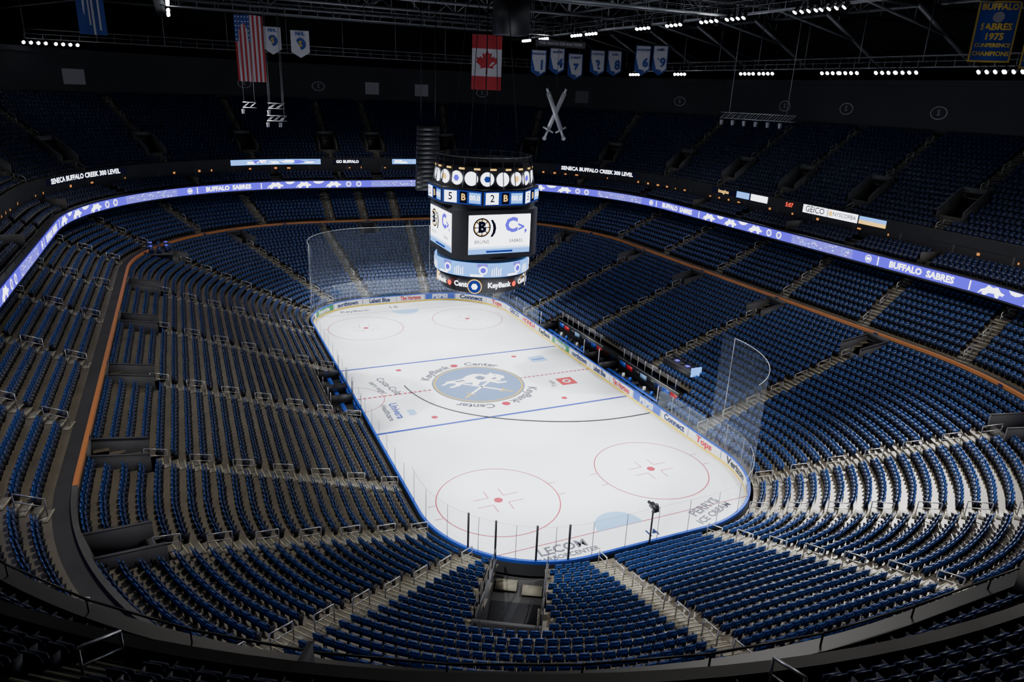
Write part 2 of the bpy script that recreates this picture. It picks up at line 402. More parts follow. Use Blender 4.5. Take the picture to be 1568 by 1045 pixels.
mb=MB('upper_deck_fascia',[DARK,BLACK,L_WHITE,L_BLUE,L_CYAN,L_YEL,L_RED,L_BLACK,L_NAVY])
strip(mb,FA,16.3,FA,17.35,DARK); strip(mb,FA,17.35,off(FA,0.3),17.35,CONCM); strip(mb,FA,16.3,off(FA,0.3),16.3,DARK); strip(mb,off(FA,.3),17.35,off(FA,.3),16.85,DARK)
fa=Arc(FA)
def fspan(u0,u1): return fa.s_of(u0),fa.s_of(u1)
for (u0,u1) in ((5.78,6.14),(6.89,7.24)):
    s0,s1=fspan(u0,u1); fa.rect(mb,s0,s1,16.42,17.2,L_CYAN,0.03)
    for j in range(26):
        a=s0+rng.random()*(s1-s0-1.5); fa.rect(mb,a,a+1.2,16.5+.6*rng.random(),16.56+.6*rng.random(),L_WHITE if j%2 else L_BLUE,0.045)
s0,s1=fspan(6.27,6.56); fa.rect(mb,s0,s1,16.45,17.15,L_BLACK,0.03); fa.text(mb,'GO BUFFALO',(s0+s1)/2,16.8,0.6,L_WHITE,0.05)
for (u0,u1) in ((5.19,5.47),(7.5,7.79)):
    s0,s1=fspan(u0,u1); fa.rect(mb,s0,s1,16.42,17.2,L_BLACK,0.03); fa.text(mb,'SENECA BUFFALO CREEK 300 LEVEL',(s0+s1)/2,16.8,0.8,L_WHITE,0.05,sx=(s1-s0)/(0.8*18.5),bold=0.02)
s=lambda y:fa.s_of((21.8-y)/43.6)
fa.rect(mb,s(17),s(12.2),16.42,17.2,L_BLACK,0.03); fa.text(mb,'imagine',s(14.6),16.8,0.7,L_YEL,0.05)
fa.rect(mb,s(12),s(9.6),16.42,17.2,L_CYAN,0.03); fa.rect(mb,s(9.3),s(6.3),16.42,17.2,L_WHITE,0.03)
fa.text(mb,'5:07',s(2.6),16.8,0.7,L_RED,0.05)
fa.rect(mb,s(0.4),s(-3.2),16.35,17.25,L_WHITE,0.03); fa.text(mb,'GEICO',s(-1.4),16.8,0.95,L_BLACK,0.05)
fa.rect(mb,s(-3.3),s(-7.4),16.35,17.25,L_WHITE,0.03); fa.text(mb,'NYSCOPBA',s(-5.6),16.8,0.62,L_BLACK,0.05); fa.disc(mb,s(-3.7),16.8,.3,L_YEL,0.05)
fa.rect(mb,s(-7.6),s(-11),16.4,16.8,L_YEL,0.03); fa.rect(mb,s(-7.6),s(-11),16.8,17.2,L_CYAN,0.03)
sl=lambda y:fa.s_of(4+(21.8+y)/43.6)
fa.rect(mb,sl(5),sl(12),16.35,17.2,L_WHITE,0.03); fa.text(mb,'ticketmaster',sl(8.5),16.8,0.75,L_NAVY,0.05); fa.text(mb,'5:07',sl(2.6),16.8,0.7,L_RED,0.05)
mb.build()

mb=MB('balcony_guardrail',[STEEL,BLACK])
for R,zz,hh in ((off(RIB,0.3),14.35,.42),(off(FA,0.15),17.35,.4)):
    A=Arc(R); n=int(A.L/3.4); q=np.arange(n)*A.L/n; P=A.P(q,zz,0); uq=A.u_of(q)
    for k in range(n):
        if zz>15 and 1.6<uq[k]<3.95: continue
        up=np.array([0,0,hh]); mb.beam(P[k],P[k]+up,0.04,BLACK); mb.beam(P[k]+up,P[(k+1)%n]+up,0.05,BLACK)
mb.build()

mb=MB('upper_concourse_wall',[DARK,SIGNG,RED,STEEL])  # wall ring behind the top row, with signs
UB=off(UO,0.4); strip(mb,UB,25.0,UB,31.5,DARK); strip(mb,UO,25.6,UB,25.6,CONCD)
strip(mb,off(UB,-0.6),30.9,off(UB,-0.6),31.5,DARK); strip(mb,off(UB,-0.6),30.9,UB,30.9,DARK)
ua=Arc(UB)
DRED=pmat('unlit_sign_red',(.16,.03,.03),.8); LSIGN=pmat('banner_light_grey',(.2,.2,.22),.8)
for u,t,w,m in ((5.06,'',3.2,LSIGN),(5.3,'BUFFALO SABRES',6.4,DRED),(5.55,'',3.2,LSIGN),(6.9,'',2.4,LSIGN),(7.1,'',2.4,LSIGN),(7.5,'',2.4,SIGNG)):
    c=ua.s_of(u); ua.rect(mb,c-w/2,c+w/2,27.0,29.0 if not t else 28.2,m,0.05)
    if t: ua.text(mb,t,c,27.6,.75,LSIGN,0.08)
for u in (5.9,6.3,7.25,7.75,.05,.3,.6,.9,1.2,4.2,4.6,4.9):
    c=ua.s_of(u); ua.disc(mb,c,28,0.75,LSIGN,0.05,20,1.1); ua.disc(mb,c,28,0.62,DARK,0.07,20,0.94); ua.text(mb,'S',c,28,0.9,LSIGN,0.09)
mb.build()

# ---------------------------------------------------------------- shell
def simple(name,v,m):
    mb=MB(name,[m]); mb.box(v[0],v[1],m); return mb.build()
simple('floor',((0,0,-0.35),(124,152,0.3)),CONCD)
simple('ceiling',((0,0,46.2),(124,152,0.4)),pmat('ceiling_deck',(0.02,0.021,0.024),0.9,noise=(0.3,0.7,1.3)))
simple('wall_east',((61.5,0,23),(0.5,152,46.5)),DARK); simple('wall_west',((-61.5,0,23),(0.5,152,46.5)),DARK)
simple('wall_north',((0,75.5,23),(124,0.5,46.5)),DARK); simple('wall_south',((0,-75.5,23),(124,0.5,46.5)),DARK)

# ---------------------------------------------------------------- rink
rink=empty('ice_rink')
mb=MB('ice_sheet',[ICE],rink)
x,y,_,_=rp(U[:-1],RB); mb.poly(np.stack([x,y,0*x+0.0],1)[::-1],ICE); mb.build()
mb=MB('ice_markings',[ICEEDGE,ICEBLU,LBLUE,ICETXT,GREYP,GOLD,WHITE,NAVY],rink)
def ring2(cx,cy,r,w,m,z=0.012,a0=0,a1=360,n=72):
    th=np.radians(np.linspace(a0,a1,n+1)); A=np.stack([cx+(r-w/2)*np.cos(th),cy+(r-w/2)*np.sin(th),0*th+z],1);B=np.stack([cx+(r+w/2)*np.cos(th),cy+(r+w/2)*np.sin(th),0*th+z],1)
    i=np.arange(n); mb.quads(np.vstack([A,B]),np.stack([i,i+n+1,i+n+2,i+1],1),m)
def disc2(cx,cy,r,m,z=0.012,n=40,rx=None):
    th=np.linspace(0,2*math.pi,n,endpoint=False); mb.poly(np.stack([cx+(rx or r)*np.cos(th),cy+r*np.sin(th),0*th+z],1),m)
def rect2(x0,x1,y0,y1,m,z=0.012): mb.poly([(x0,y0,z),(x1,y0,z),(x1,y1,z),(x0,y1,z)],m)
for sy in(-1,1):
    rect2(-12.9,12.9,sy*7.77-.15,sy*7.77+.15,ICEBLU)
    gx=12.0; rect2(-gx,gx,sy*27.13-.035,sy*27.13+.035,ICEEDGE)
    th=np.radians(np.linspace(-0,180,24)); mb.poly(np.stack([1.83*np.cos(th),sy*(27.13-1.83*np.sin(th)),0*th+.014],1),LBLUE)
    for sx in(-1,1):
        cx,cy=sx*6.71,sy*21.03
        ring2(cx,cy,4.57,.08,ICEEDGE); disc2(cx,cy,.33,ICEEDGE,.016)
        for ax_ in(-1,1):
            for ay in(-1,1):
                rect2(cx+ax_*.6-.03,cx+ax_*.6+.03,cy+min(ay*.5,ay*1.5),cy+max(ay*.5,ay*1.5),ICEEDGE)
                rect2(cx+min(ax_*.6,ax_*1.8),cx+max(ax_*.6,ax_*1.8),cy+ay*.5-.03,cy+ay*.5+.03,ICEEDGE)
            for ay in(-.85,.85):
                a=cx+ax_*4.55;b=cx+ax_*5.15; rect2(min(a,b),max(a,b),cy+ay-.03,cy+ay+.03,ICEEDGE)
        disc2(cx,sy*6.1,.3,ICEEDGE)
for k in range(52):
    a=-12.9+k*.5; 
    if abs(a+.25)>4.7: rect2(a,a+.34,-.12,.12,ICEEDGE)
ring2(-12.95,0,3.05,.07,ICEEDGE,a0=-90,a1=90)
# centre-ice crest: blue roundel, gold ring, charging buffalo over crossed sabres
CG2=pmat('crest_gold',(.42,.30,.08),.4); CB2=pmat('crest_blue',(0.13,0.19,0.33),.4); CW2=pmat('crest_white',(.85,.85,.85),.4)
disc2(0,0,4.75,GREYP,.02,72); disc2(0,0,4.6,CG2,.024,72); disc2(0,0,4.4,CB2,.028,72)
def P2(pts,m,z=.034,s=1,rot=0,o=(0,0)):
    c,sn=math.cos(rot),math.sin(rot); mb.poly([(o[0]+s*(x*c-y*sn),o[1]+s*(x*sn+y*c),z) for x,y in pts],m)
for sg in(-1,1):
    r_=math.radians(sg*40); oo=(0,-.9)
    P2([(-3.2,-.13),(2.6,-.11),(3.2,.03),(2.6,.13),(-3.2,.13)],CW2,.031,rot=r_,o=oo,s=sg); P2([(-2.3,-.5),(-2.1,-.5),(-2.1,.5),(-2.3,.5)],CG2,.032,rot=r_,o=oo,s=sg); P2([(-3.3,-.12),(-2.3,-.12),(-2.3,.12),(-3.3,.12)],CG2,.0325,rot=r_,o=oo,s=sg)
BUF=[(-3.7,.2),(-3.2,.45),(-2.9,.9),(-2.0,.95),(-1.2,1.1),(-.4,1.75),(.4,2.0),(1.1,1.75),(1.5,1.35),(2.0,1.5),(2.15,1.9),(2.35,1.4),(2.8,1.1),(3.2,.45),(3.0,.0),(2.6,-.05),(2.4,-.5),(1.9,-.3),(1.6,.0),(2.2,-.75),(2.9,-.8),(2.8,-1.1),(1.9,-1.1),(1.1,-.25),(.3,-.2),(-.2,-.9),(-.8,-1.0),(-.7,-.7),(-.5,-.1),(-1.4,.05),(-2.0,-.5),(-2.9,-.75),(-3.1,-.5),(-2.3,-.2),(-2.2,.3),(-2.9,.4),(-3.4,.05)]
P2(BUF,CW2,.036,s=1.03,o=(0,.5))
P2([(2.2,.9),(2.45,1.0),(2.5,.8)],NAVY,.038,o=(0,.5)); P2([(.2,1.2),(.9,1.4),(1.3,.8),(.8,.2),(.3,.5)],GREYP,.038,o=(0,.5)); P2([(-2.2,.75),(-1.2,.85),(-1.0,.5),(-2.0,.45)],GREYP,.038,o=(0,.5)); P2([(1.7,.3),(2.3,.5),(2.3,.1),(1.9,.0)],GREYP,.038,o=(0,.5))
def arctext(txt,R,mid,size,m):
    v,f=tmesh(txt,size,.03); th=math.radians(mid)-v[:,0]/R; rr=R+v[:,1]; mb.mixed(np.stack([rr*np.cos(th),rr*np.sin(th),0*th+.02],1),f,m)
arctext('KeyBank',5.5,129,1.3,ICETXT); arctext('Center',5.5,66,1.3,ICETXT); arctext('KeyBank',5.5,-51,1.3,ICETXT); arctext('Center',5.5,-114,1.3,ICETXT)
for a in(97.5,-82.5): disc2(5.5*math.cos(math.radians(a)),5.5*math.sin(math.radians(a)),.42,ICEEDGE,.02)
def itxt(t,size,x,y,ang,m): 
    a=math.radians(ang); flat_text(mb,t,size,(x,y,.02),np.array([math.cos(a),math.sin(a),0]),np.array([-math.sin(a),math.cos(a),0]),m)
itxt('Coca-Cola',1.1,-8.8,2.3,-78,ICETXT); itxt('zero sugar',.8,-9.9,2.2,-78,ICETXT)
itxt('Univera',1.1,-9.6,-3.6,-90,ICEBLU); rect2(-8.7,-8.0,-5,-3.8,LBLUE,.018); itxt('Healthcare',.8,-10.5,-3.8,-90,ICETXT)
rect2(8.0,9.9,3.8,5.4,LBLUE,.018); rect2(8.2,9.7,4.4,4.6,ICEBLU,.02)
rect2(8.1,9.9,-3.2,-1.4,pmat('ice_paint_logo_red',(.45,.04,.05),.4),.018); disc2(9,-2.3,.45,WHITE,.022); disc2(9,-2.3,.25,ICEEDGE,.024); itxt('Tops',.8,7.3,-2.4,90,ICETXT)
itxt('LECOM',1.1,-5.0,-27.9,0,ICETXT); itxt('HARBORCENTER',.6,-5.0,-28.7,0,ICETXT)
itxt('PERRYS',1.0,7.2,-27.2,20,ICETXT); itxt('ICE CREAM',.8,7.4,-28.1,20,ICETXT)
itxt('14',1.0,1.6,-28.6,0,NAVY); itxt('KeyBank',1.1,-6.5,28.4,0,ICETXT); itxt('14',1.3,-1.2,28.8,0,ICETXT)
mb.build()
cpts=[(-7.3,1.8),(-7.2,0.2),(-6.5,-3.5),(-2.6,-7.9),(4.3,-11.4),(8.8,-12.2),(12.8,-12.0)]
cu=bpy.data.curves.new('loose_cable','CURVE'); cu.dimensions='3D'; cu.bevel_depth=0.045
sp=cu.splines.new('NURBS'); sp.points.add(len(cpts)-1)
for i,(a,b) in enumerate(cpts): sp.points[i].co=(a,b,0.06,1)
sp.order_u=4; sp.use_endpoint_u=True; cu.materials.append(BLACK)
o=bpy.data.objects.new('loose_cable',cu); COL.objects.link(o); o.parent=rink

# dasher boards
mb=MB('dasher_boards',[WHITE,YEL,BLUE,NAVY],rink)
strip(mb,RB,0.0,RB,0.22,YEL); strip(mb,RB,0.22,RB,1.02,WHITE); strip(mb,off(RB,-.03),1.0,off(RB,.16),1.0,BLUE)
strip(mb,off(RB,-.03),1.0,off(RB,-.03),1.08,BLUE); strip(mb,off(RB,-.03),1.08,off(RB,.16),1.08,BLUE); strip(mb,off(RB,.16),1.08,off(RB,.16),.86,BLUE); strip(mb,off(RB,.16),.86,off(RB,.16),0,GREYW)
ba=Arc(RB); tot=ba.L
names=[('GEICO',NAVY,None),('HONDA',RED,None),('KeyBank',BLACK,None),('Enterprise',WHITE,GREEN),('northtown',NAVY,None),('Labatt Blue',NAVY,None),('Tim Hortons',RED,None),('PEPSI',WHITE,BLUE),('Connect',NAVY,None),('Tops',RED,None),('Verizon',BLACK,None),('KALEIDA',NAVY,None),('Wegmans',GREEN,None)]
q=0.0;i=0
while q<tot-4.5:
    t,m,bg=names[i%len(names)]; i+=1
    w=3.9+(i*7%3)*.3
    if bg: ba.rect(mb,q,q+w,.24,.98,bg,.01)
    ba.text(mb,t,q+w/2,.6,.8,m,.025,sx=min(1.25,w/(len(t)*.52)),bold=.045)
    ba.rect(mb,q+w+.08,q+w+.14,.24,.98,NAVY,.015)
    q+=w+.2
mb.build()
# glass + posts
mb=MB('rink_glass_panels',[GLASS,POST,BLACK],rink)
R=off(RB,.07); ga=Arc(R)
x,y,_,_=rp(UM,R)
end=np.abs(y)>20.5; side=(~end)
bench=(np.abs(y)<12.5)&(x>0)
strip(mb,R,1.08,R,3.5,GLASS,mask=end); strip(mb,R,1.08,R,2.9,GLASS,mask=side&~bench)
n=int(ga.L/2.44)
for k in range(n):
    p=ga.P([k*ga.L/n],1.08,0)[0]; e=abs(p[1])>20.5
    if p[0]>0 and abs(p[1])<12.5: continue
    mb.beam(p,p+np.array([0,0,2.42 if e else 1.82]),.035,POST)
strip(mb,off(R,-.015),3.5,off(R,.015),3.5,POST,mask=end)
for uu in(3.12,3.27,3.46,3.6):
    x,y,_,_=rp([uu],R); mb.beam((x[0],y[0],0),(x[0],y[0],3.6),.11,BLACK)
mb.build()
# netting at both ends
mb=MB('spectator_netting',[NET,RAIL],rink)
strip(mb,R,3.5,R,10.7,NET,mask=end)
for sy in(-1,1):
    uu=np.linspace(.99,3.01,80) if sy<0 else np.linspace(4.99,7.01,80)
    if sy<0: uu=uu[uu<1.75]
    x,y,_,_=rp(uu,R)
    for i in range(len(uu)-1): mb.beam((x[i],y[i],10.7),(x[i+1],y[i+1],10.7),.035,RAIL)
    mb.beam((x[0],y[0],3.5),(x[0],y[0],10.7),.03,RAIL)
    if sy>0: mb.beam((x[-1],y[-1],3.5),(x[-1],y[-1],10.7),.03,RAIL)
mb.build()

# benches
def bench(name,sx,xa,ybs):
    mb=MB(name,[BLUE,WHITE,BLACK,GLASS,RED,RAIL,GREYW,LBLUE])
    for y0,y1 in ybs:
        yc=(y0+y1)/2; L=y1-y0
        mb.box((sx*(xa+1.4),yc,.15),(2.6,L,.3),CONCM)
        mb.box((sx*(xa+1.1),yc,.62),(.4,L-.6,.07),BLUE)
        for k in range(int(L/1.5)): mb.box((sx*(xa+1.1),y0+.7+k*1.5,.45),(.3,.08,.32),BLACK)
        mb.box((sx*(xa+2.5),yc,.95),(.12,L,1.5),BLACK)
        for k in range(int(L/1.3)):
            y=y0+.65+k*1.3
            mb.box((sx*(xa+2.42),y,1.25),(.05,1.1,.5),[RED,BLUE,NAVY,BLACK,LBLUE,BLACK][k%6]); mb.box((sx*(xa+1.75),y,.55),(.3,.25,.5),[WHITE,BLACK,BLUE][k%3],top=.8)
            mb.beam((sx*(xa+2.5),y,1.7),(sx*(xa+2.5),y,3.0),.05,RAIL)
        mb.quads([(sx*(xa+2.5),y0,1.7),(sx*(xa+2.5),y1,1.7),(sx*(xa+2.5),y1,3),(sx*(xa+2.5),y0,3)],[[0,1,2,3]],GLASS)
        mb.beam((sx*(xa+2.5),y0,1.75),(sx*(xa+2.5),y1,1.75),.06,RAIL)
        for ye in(y0,y1):
            mb.box((sx*(xa+1.3),ye,.65),(2.4,.08,1.3),BLACK); mb.beam((sx*xa,ye,1),(sx*xa,ye,2.9),.07,RAIL)
            mb.quads([(sx*xa,ye,1.4),(sx*(xa+2.5),ye,1.4),(sx*(xa+2.5),ye,2.9),(sx*xa,ye,2.9)],[[0,1,2,3]],GLASS)
        for k in range(1,3): mb.box((sx*(xa+.12),y0+L*k/3,.55),(.06,.9,.9),BLUE)
    return mb.build()
bench('player_bench',1,13.15,[(-12.4,-1.6)]); bench('player_bench',1,13.15,[(1.6,12.4)])
bench('penalty_box',-1,13.15,[(-5,-1.4),(-1.2,1.2),(1.4,5)])
# tunnel, its darkness painted as black walls, floor sheet and end panel
mb=MB('ice_resurfacer_tunnel',[GREYW,CONCD,BLACK,GOLD])
d=tun['d'];lat=tun['lat'];ax=[[lat[0],lat[1],0],[d[0],d[1],0],[0,0,1]]
def TP(a,l,z): p=tun['p']+d*a+lat*l; return (p[0],p[1],z)
mb.box(TP(5.4,0,-.05),(3.2,10,.14),CONCD,ax=ax)
for sg in(-1,1):
    v=[TP(.5,sg*1.53,0),TP(.5,sg*1.67,0),TP(10,sg*1.67,0),TP(10,sg*1.53,0),TP(.5,sg*1.53,1.3),TP(.5,sg*1.67,1.3),TP(10,sg*1.67,4.6),TP(10,sg*1.53,4.6)]
    mb.quads(v,MB.BF,BLACK)
    for k in range(6): a=.5+k*1.8; zt=1.3+(a-.5)*.347; mb.beam(TP(a,sg*1.6,zt),TP(a,sg*1.6,zt+.7),.05,BLACK)
    mb.beam(TP(.5,sg*1.6,2.0),TP(9.7,sg*1.6,5.2),.05,BLACK)
mb.box(TP(9.8,0,3.9),(3.3,.25,1.3),GREYW,ax=ax); mb.box(TP(10.6,0,1.7),(3.3,.2,3.4),BLACK,ax=ax)
mb.box(TP(5.6,0,.05),(3.0,5.6,.06),BLACK,ax=ax)
mb.box(TP(1.4,-.8,.14),(1.3,1.0,.1),pmat('rubber_mat_tan',(.12,.11,.08),.8),ax=ax); mb.box(TP(1.7,.8,.14),(1.2,.9,.1),MATS['rubber_mat_tan'],ax=ax)
mb.box(TP(6.9,1.2,.4),(.35,.35,.7),GOLD,ax=ax,top=.7)
mb.build()
# broadcast camera on pole at near glass
mb=MB('broadcast_camera',[BLACK,GREYW])
p=np.array([-.2,-30.72,0]); mb.beam(p+[0,0,0],p+[0,0,3.6],.09,BLACK); mb.box(p+[0,-.05,3.8],(.3,.7,.3),BLACK); mb.cyl(p+[0,.42,3.8],.11,.3,BLACK,12,(0,1,0)); mb.box(p+[0.1,-.1,3.45],(.5,.15,.1),GREYW); mb.box(p+[0,-.3,4.05],(.16,.2,.18),GREYW); mb.build()
# media desk in stands
mb=MB('broadcast_desk',[BLACK,L_CYAN,L_WHITE,GREYW])
mb.box((18.2,-9.2,3.2),(1.4,4.4,.1),GREYW); mb.box((17.5,-9.2,2.8),(.08,4.4,.9),BLACK); mb.box((18.2,-11.4,3.3),(1.2,.1,.9),L_CYAN)
for k in range(5): mb.box((18.2,-10.9+k*.85,3.42),(.4,.4,.05),L_MID if k%2 else SIGNG); mb.box((18.45,-10.9+k*.85,3.6),(.05,.5,.35),BLACK)
for yy in(-11.2,-7.2): mb.box((18.2,yy,2.4),(1.0,.1,1.6),BLACK)
mb.build()
mb=MB('corner_lounge',[NAVY,L_CYAN,L_BLUE,GREYW])
mb.box((-29.2,34.4,8.0),(3.2,4.2,.2),GREYW)
for k in range(8):
    a=k*.8; mb.box((-29.2+1.2*math.cos(a),34.4+1.6*math.sin(a),8.5),(.5,.5,.8),NAVY,top=.8); mb.box((-29.2+1.2*math.cos(a),34.4+1.6*math.sin(a),8.95),(.35,.35,.05),L_BLUE if k%2 else NAVY)
mb.build()

# ---------------------------------------------------------------- scoreboard
sb=empty('hanging_scoreboard',(0,0,0))
mb=MB('scoreboard_body',[BLACK,STEEL],sb)
def octo(hw,ch): return [(-hw+ch,-hw),(hw-ch,-hw),(hw,-hw+ch),(hw,hw-ch),(hw-ch,hw),(-hw+ch,hw),(-hw,hw-ch),(-hw,-hw+ch)]
def prism(poly,z0,z1,m,poly2=None):
    poly2=poly2 or poly; n=len(poly); v=[(x,y,z0) for x,y in poly]+[(x,y,z1) for x,y in poly2]
    i=np.arange(n);j=(i+1)%n; mb.quads(v,np.stack([i,j,j+n,i+n],1),m); mb.poly(v[:n][::-1],m); mb.poly(v[n:],m)
def circ(r,n=32): return [(r*math.cos(t),r*math.sin(t)) for t in np.linspace(0,2*math.pi,n,endpoint=False)+math.pi/n]
prism(octo(4.15,.95),14.0,18.4,BLACK); prism(circ(4.3),12.1,14.0,BLACK); prism(circ(3.9),10.7,12.2,BLACK,circ(4.1)); prism(octo(4.0,1.2),18.4,18.9,BLACK)
prism(circ(5.15,8),18.75,20.25,BLACK); prism(circ(4.45,24),20.25,22.1,BLACK); prism(circ(3.8,24),22.1,22.5,BLACK)
for k in range(24):
    a=k*math.pi/12; mb.beam((4.7*math.cos(a),4.7*math.sin(a),20.3),(4.3*math.cos(a),4.3*math.sin(a),22.9),.08,STEEL)
    a2=(k+1)*math.pi/12; mb.beam((4.3*math.cos(a),4.3*math.sin(a),22.9),(4.3*math.cos(a2),4.3*math.sin(a2),22.9),.1,STEEL)
for sx in(-1,1):
    for sy in(-1,1): mb.beam((sx*2.4,sy*2.4,22.5),(sx*1.2,sy*1.2,37),.05,BLACK)
mb.box((2.2,0,34.8),(2.5,2.5,3.4),BLACK); mb.beam((0,0,22.5),(0,0,37),.08,BLACK); mb.build()
mb=MB('scoreboard_screens',[L_WHITE],sb)
SCRW=emat('screen_white',(.9,.93,1.0),4.6)
for k in range(4):
    a=k*math.pi/2; n=np.array([math.sin(a),-math.cos(a),0]); ax_=np.array([math.cos(a),math.sin(a),0]); az=np.array([0,0,1.])
    def Q(x,z,o=.03): return n*(4.15+o)+ax_*x+az*z
    def R4(x0,x1,z0,z1,m,o): mb.quads([Q(x0,z0,o),Q(x1,z0,o),Q(x1,z1,o),Q(x0,z1,o)],[[0,1,2,3]],m)
    R4(-3.0,3.0,14.5,18.0,SCRW,.03)
    R4(-3.0,3.0,14.5,14.95,L_CYAN,.045); R4(-3.0,3.0,14.95,15.15,emat('screen_fade_blue',(.45,.65,1),3.4),.045); R4(-1.3,1.3,14.6,14.78,L_NAVY,.06)
    def circ3(cx,cz,r,m,o): mb.poly([Q(cx+r*math.cos(t),cz+r*math.sin(t),o) for t in np.linspace(0,2*math.pi,28,endpoint=False)],m)
    circ3(-1.75,16.9,.85,L_BLACK,.05); circ3(-1.75,16.9,.72,L_YEL,.055); circ3(-1.75,16.9,.62,SCRW,.06)
    for t in range(8): 
        c_,s_=math.cos(t*math.pi/4),math.sin(t*math.pi/4); mb.quads([Q(-1.75+c_*.1-s_*.04,16.9+s_*.1+c_*.04,.07),Q(-1.75+c_*.1+s_*.04,16.9+s_*.1-c_*.04,.07),Q(-1.75+c_*.8+s_*.05,16.9+s_*.8-c_*.05,.07),Q(-1.75+c_*.8-s_*.05,16.9+s_*.8+c_*.05,.07)],[[0,1,2,3]],L_BLACK)
    flat_text(mb,'B',1.3,Q(-1.75,16.9,.09),ax_,az,L_BLACK,bold=.06); flat_text(mb,')',1.5,Q(-.6,16.9,.08),ax_,az,L_BLACK,bold=.05)
    flat_text(mb,'BRUINS',.42,Q(-1.75,15.6,.08),ax_,az,L_BLACK); flat_text(mb,'SABRES',.42,Q(1.6,15.6,.08),ax_,az,L_BLACK)
    flat_text(mb,'C',1.75,Q(1.1,17,.08),ax_,az,L_BLUE,bold=.05); flat_text(mb,'>,',1.1,Q(2.2,16.8,.08),ax_,az,L_BLUE,bold=.05)
def cring(r,z0,z1,m,a0=0,a1=360,n=48):
    th=np.radians(np.linspace(a0,a1,n+1)); v=np.vstack([np.stack([r*np.cos(th),r*np.sin(th),0*th+z],1) for z in(z0,z1)]); i=np.arange(n); mb.quads(v,np.stack([i,i+1,i+n+2,i+n+1],1),m)
def ctext(t,r,ang,z,size,m,sx=1,bold=.03):
    v,f=tmesh(t,size,bold); th=math.radians(ang)+v[:,0]*sx/r; mb.mixed(np.stack([r*np.cos(th),r*np.sin(th),z+v[:,1]],1),f,m)
def cdisc(r,ang,z,rad,m,n=20): th=np.linspace(0,2*math.pi,n,endpoint=False); t=math.radians(ang)+rad*np.cos(th)/r; mb.poly(np.stack([r*np.cos(t),r*np.sin(t),z+rad*np.sin(th)],1),m)
cring(4.5,12.35,13.65,L_CYAN)
for k in range(8):
    cring(4.54,12.4,12.6,L_WHITE,k*45-80,k*45-65,6); cring(4.54,13.3,13.6,L_MID,k*45-72,k*45-60,6); cdisc(4.55,k*45-110,13.0,.4,L_WHITE); cdisc(4.57,k*45-110,13.0,.27,L_BLUE,8)
    for j in range(5): cring(4.53,12.45,13.1+.1*(j%3),L_WHITE,k*45-100+j*2.6,k*45-99+j*2.6,2)
for k in range(4):
    a=k*90-90
    ctext('KeyBank',4.25,a+2,11.5,.66,L_WHITE); ctext('Center',4.25,a+45,11.5,.66,L_WHITE); cdisc(4.25,a+24,11.45,.25,L_RED); cdisc(4.3,a-30,11.4,.68,L_YEL); cdisc(4.33,a-30,11.4,.6,L_NAVY); cdisc(4.36,a-30,11.4,.3,L_WHITE,6)
for k in range(8):
    a=math.radians(k*45-90); r=5.15*math.cos(math.pi/8)+.04; n=np.array([math.cos(a),math.sin(a),0]); ax_=np.array([-math.sin(a),math.cos(a),0]);az=np.array([0,0,1.])
    def Q(x,z,o=0): return n*(r+o)+ax_*x+az*z
    def R4(x0,x1,z0,z1,m,o): mb.quads([Q(x0,z0,o),Q(x1,z0,o),Q(x1,z1,o),Q(x0,z1,o)],[[0,1,2,3]],m)
    R4(-1.9,1.9,18.9,20.1,L_NAVY,0)
    R4(-1.7,-.5,19.0,20.0,L_WHITE,.02); R4(-.2,.5,19.0,20.0,L_BLACK,.02); R4(.7,1.8,19.05,19.95,L_CYAN,.02)
    flat_text(mb,'5' if k%2 else '2',.9,Q(-1.1,19.5,.05),ax_,az,L_BLACK); flat_text(mb,'B',.8,Q(.15,19.5,.05),ax_,az,L_YEL); flat_text(mb,'00.0',.6,Q(1.25,19.5,.05),ax_,az,L_WHITE)
for k in range(20):
    cdisc(4.5,k*18,21.1,.6,L_WHITE); cdisc(4.54,k*18,21.1,.3,[L_WHITE,L_YEL,L_BLUE,L_WHITE,L_NAVY][k%5],6)
    cring(4.5,21.85,22.0,L_YEL,k*18+3,k*18+10,3)
mb.build()

# ---------------------------------------------------------------- roof structure
mb=MB('roof_truss',[STEEL])
def truss(p,q,dep,n,w=.35,lw=.16):
    p=np.array(p,float);q=np.array(q,float);dz=np.array([0,0,dep]); mb.beam(p,q,w,STEEL); mb.beam(p+dz,q+dz,w,STEEL)
    for k in range(n+1):
        a=p+(q-p)*k/n; mb.beam(a,a+dz,lw,STEEL)
        if k<n:
            b=p+(q-p)*(k+1)/n
            if k%2: mb.beam(a+dz,b,lw,STEEL)
            else: mb.beam(a,b+dz,lw,STEEL)
for yy in range(-66,74,12): truss((-60,yy,38.5),(60,yy,38.5),5.0,20)
for xx in(-50,-26,0,26,50): truss((xx,-74,39),(xx,74,39),4.3,26,.3,.13)
for sx in(-1,1):
    for yy in range(-66,74,12): mb.beam((sx*45,yy,38.6),(sx*60,yy,31),.4,STEEL); mb.beam((sx*36,yy,38.6),(sx*60,yy,34),.22,STEEL)
mb.build()
mb=MB('lighting_catwalk',[STEEL,GREYW])
def catwalk(p,q,n):
    p=np.array(p,float);q=np.array(q,float);d=(q-p)/np.linalg.norm(q-p); s=np.cross(d,[0,0,1])*.6; up=np.array([0,0,1.1])
    mb.beam(p,q,1.2,STEEL,.12)
    for sg in(-1,1):
        mb.beam(p+s*sg+up,q+s*sg+up,.07,STEEL); mb.beam(p+s*sg+up*.5,q+s*sg+up*.5,.05,STEEL)
        for k in range(n+1): a=p+(q-p)*k/n+s*sg; mb.beam(a,a+up,.06,STEEL)
    for k in range(0,n+1,4): a=p+(q-p)*k/n; mb.beam(a,(a[0],a[1],39),.08,STEEL)
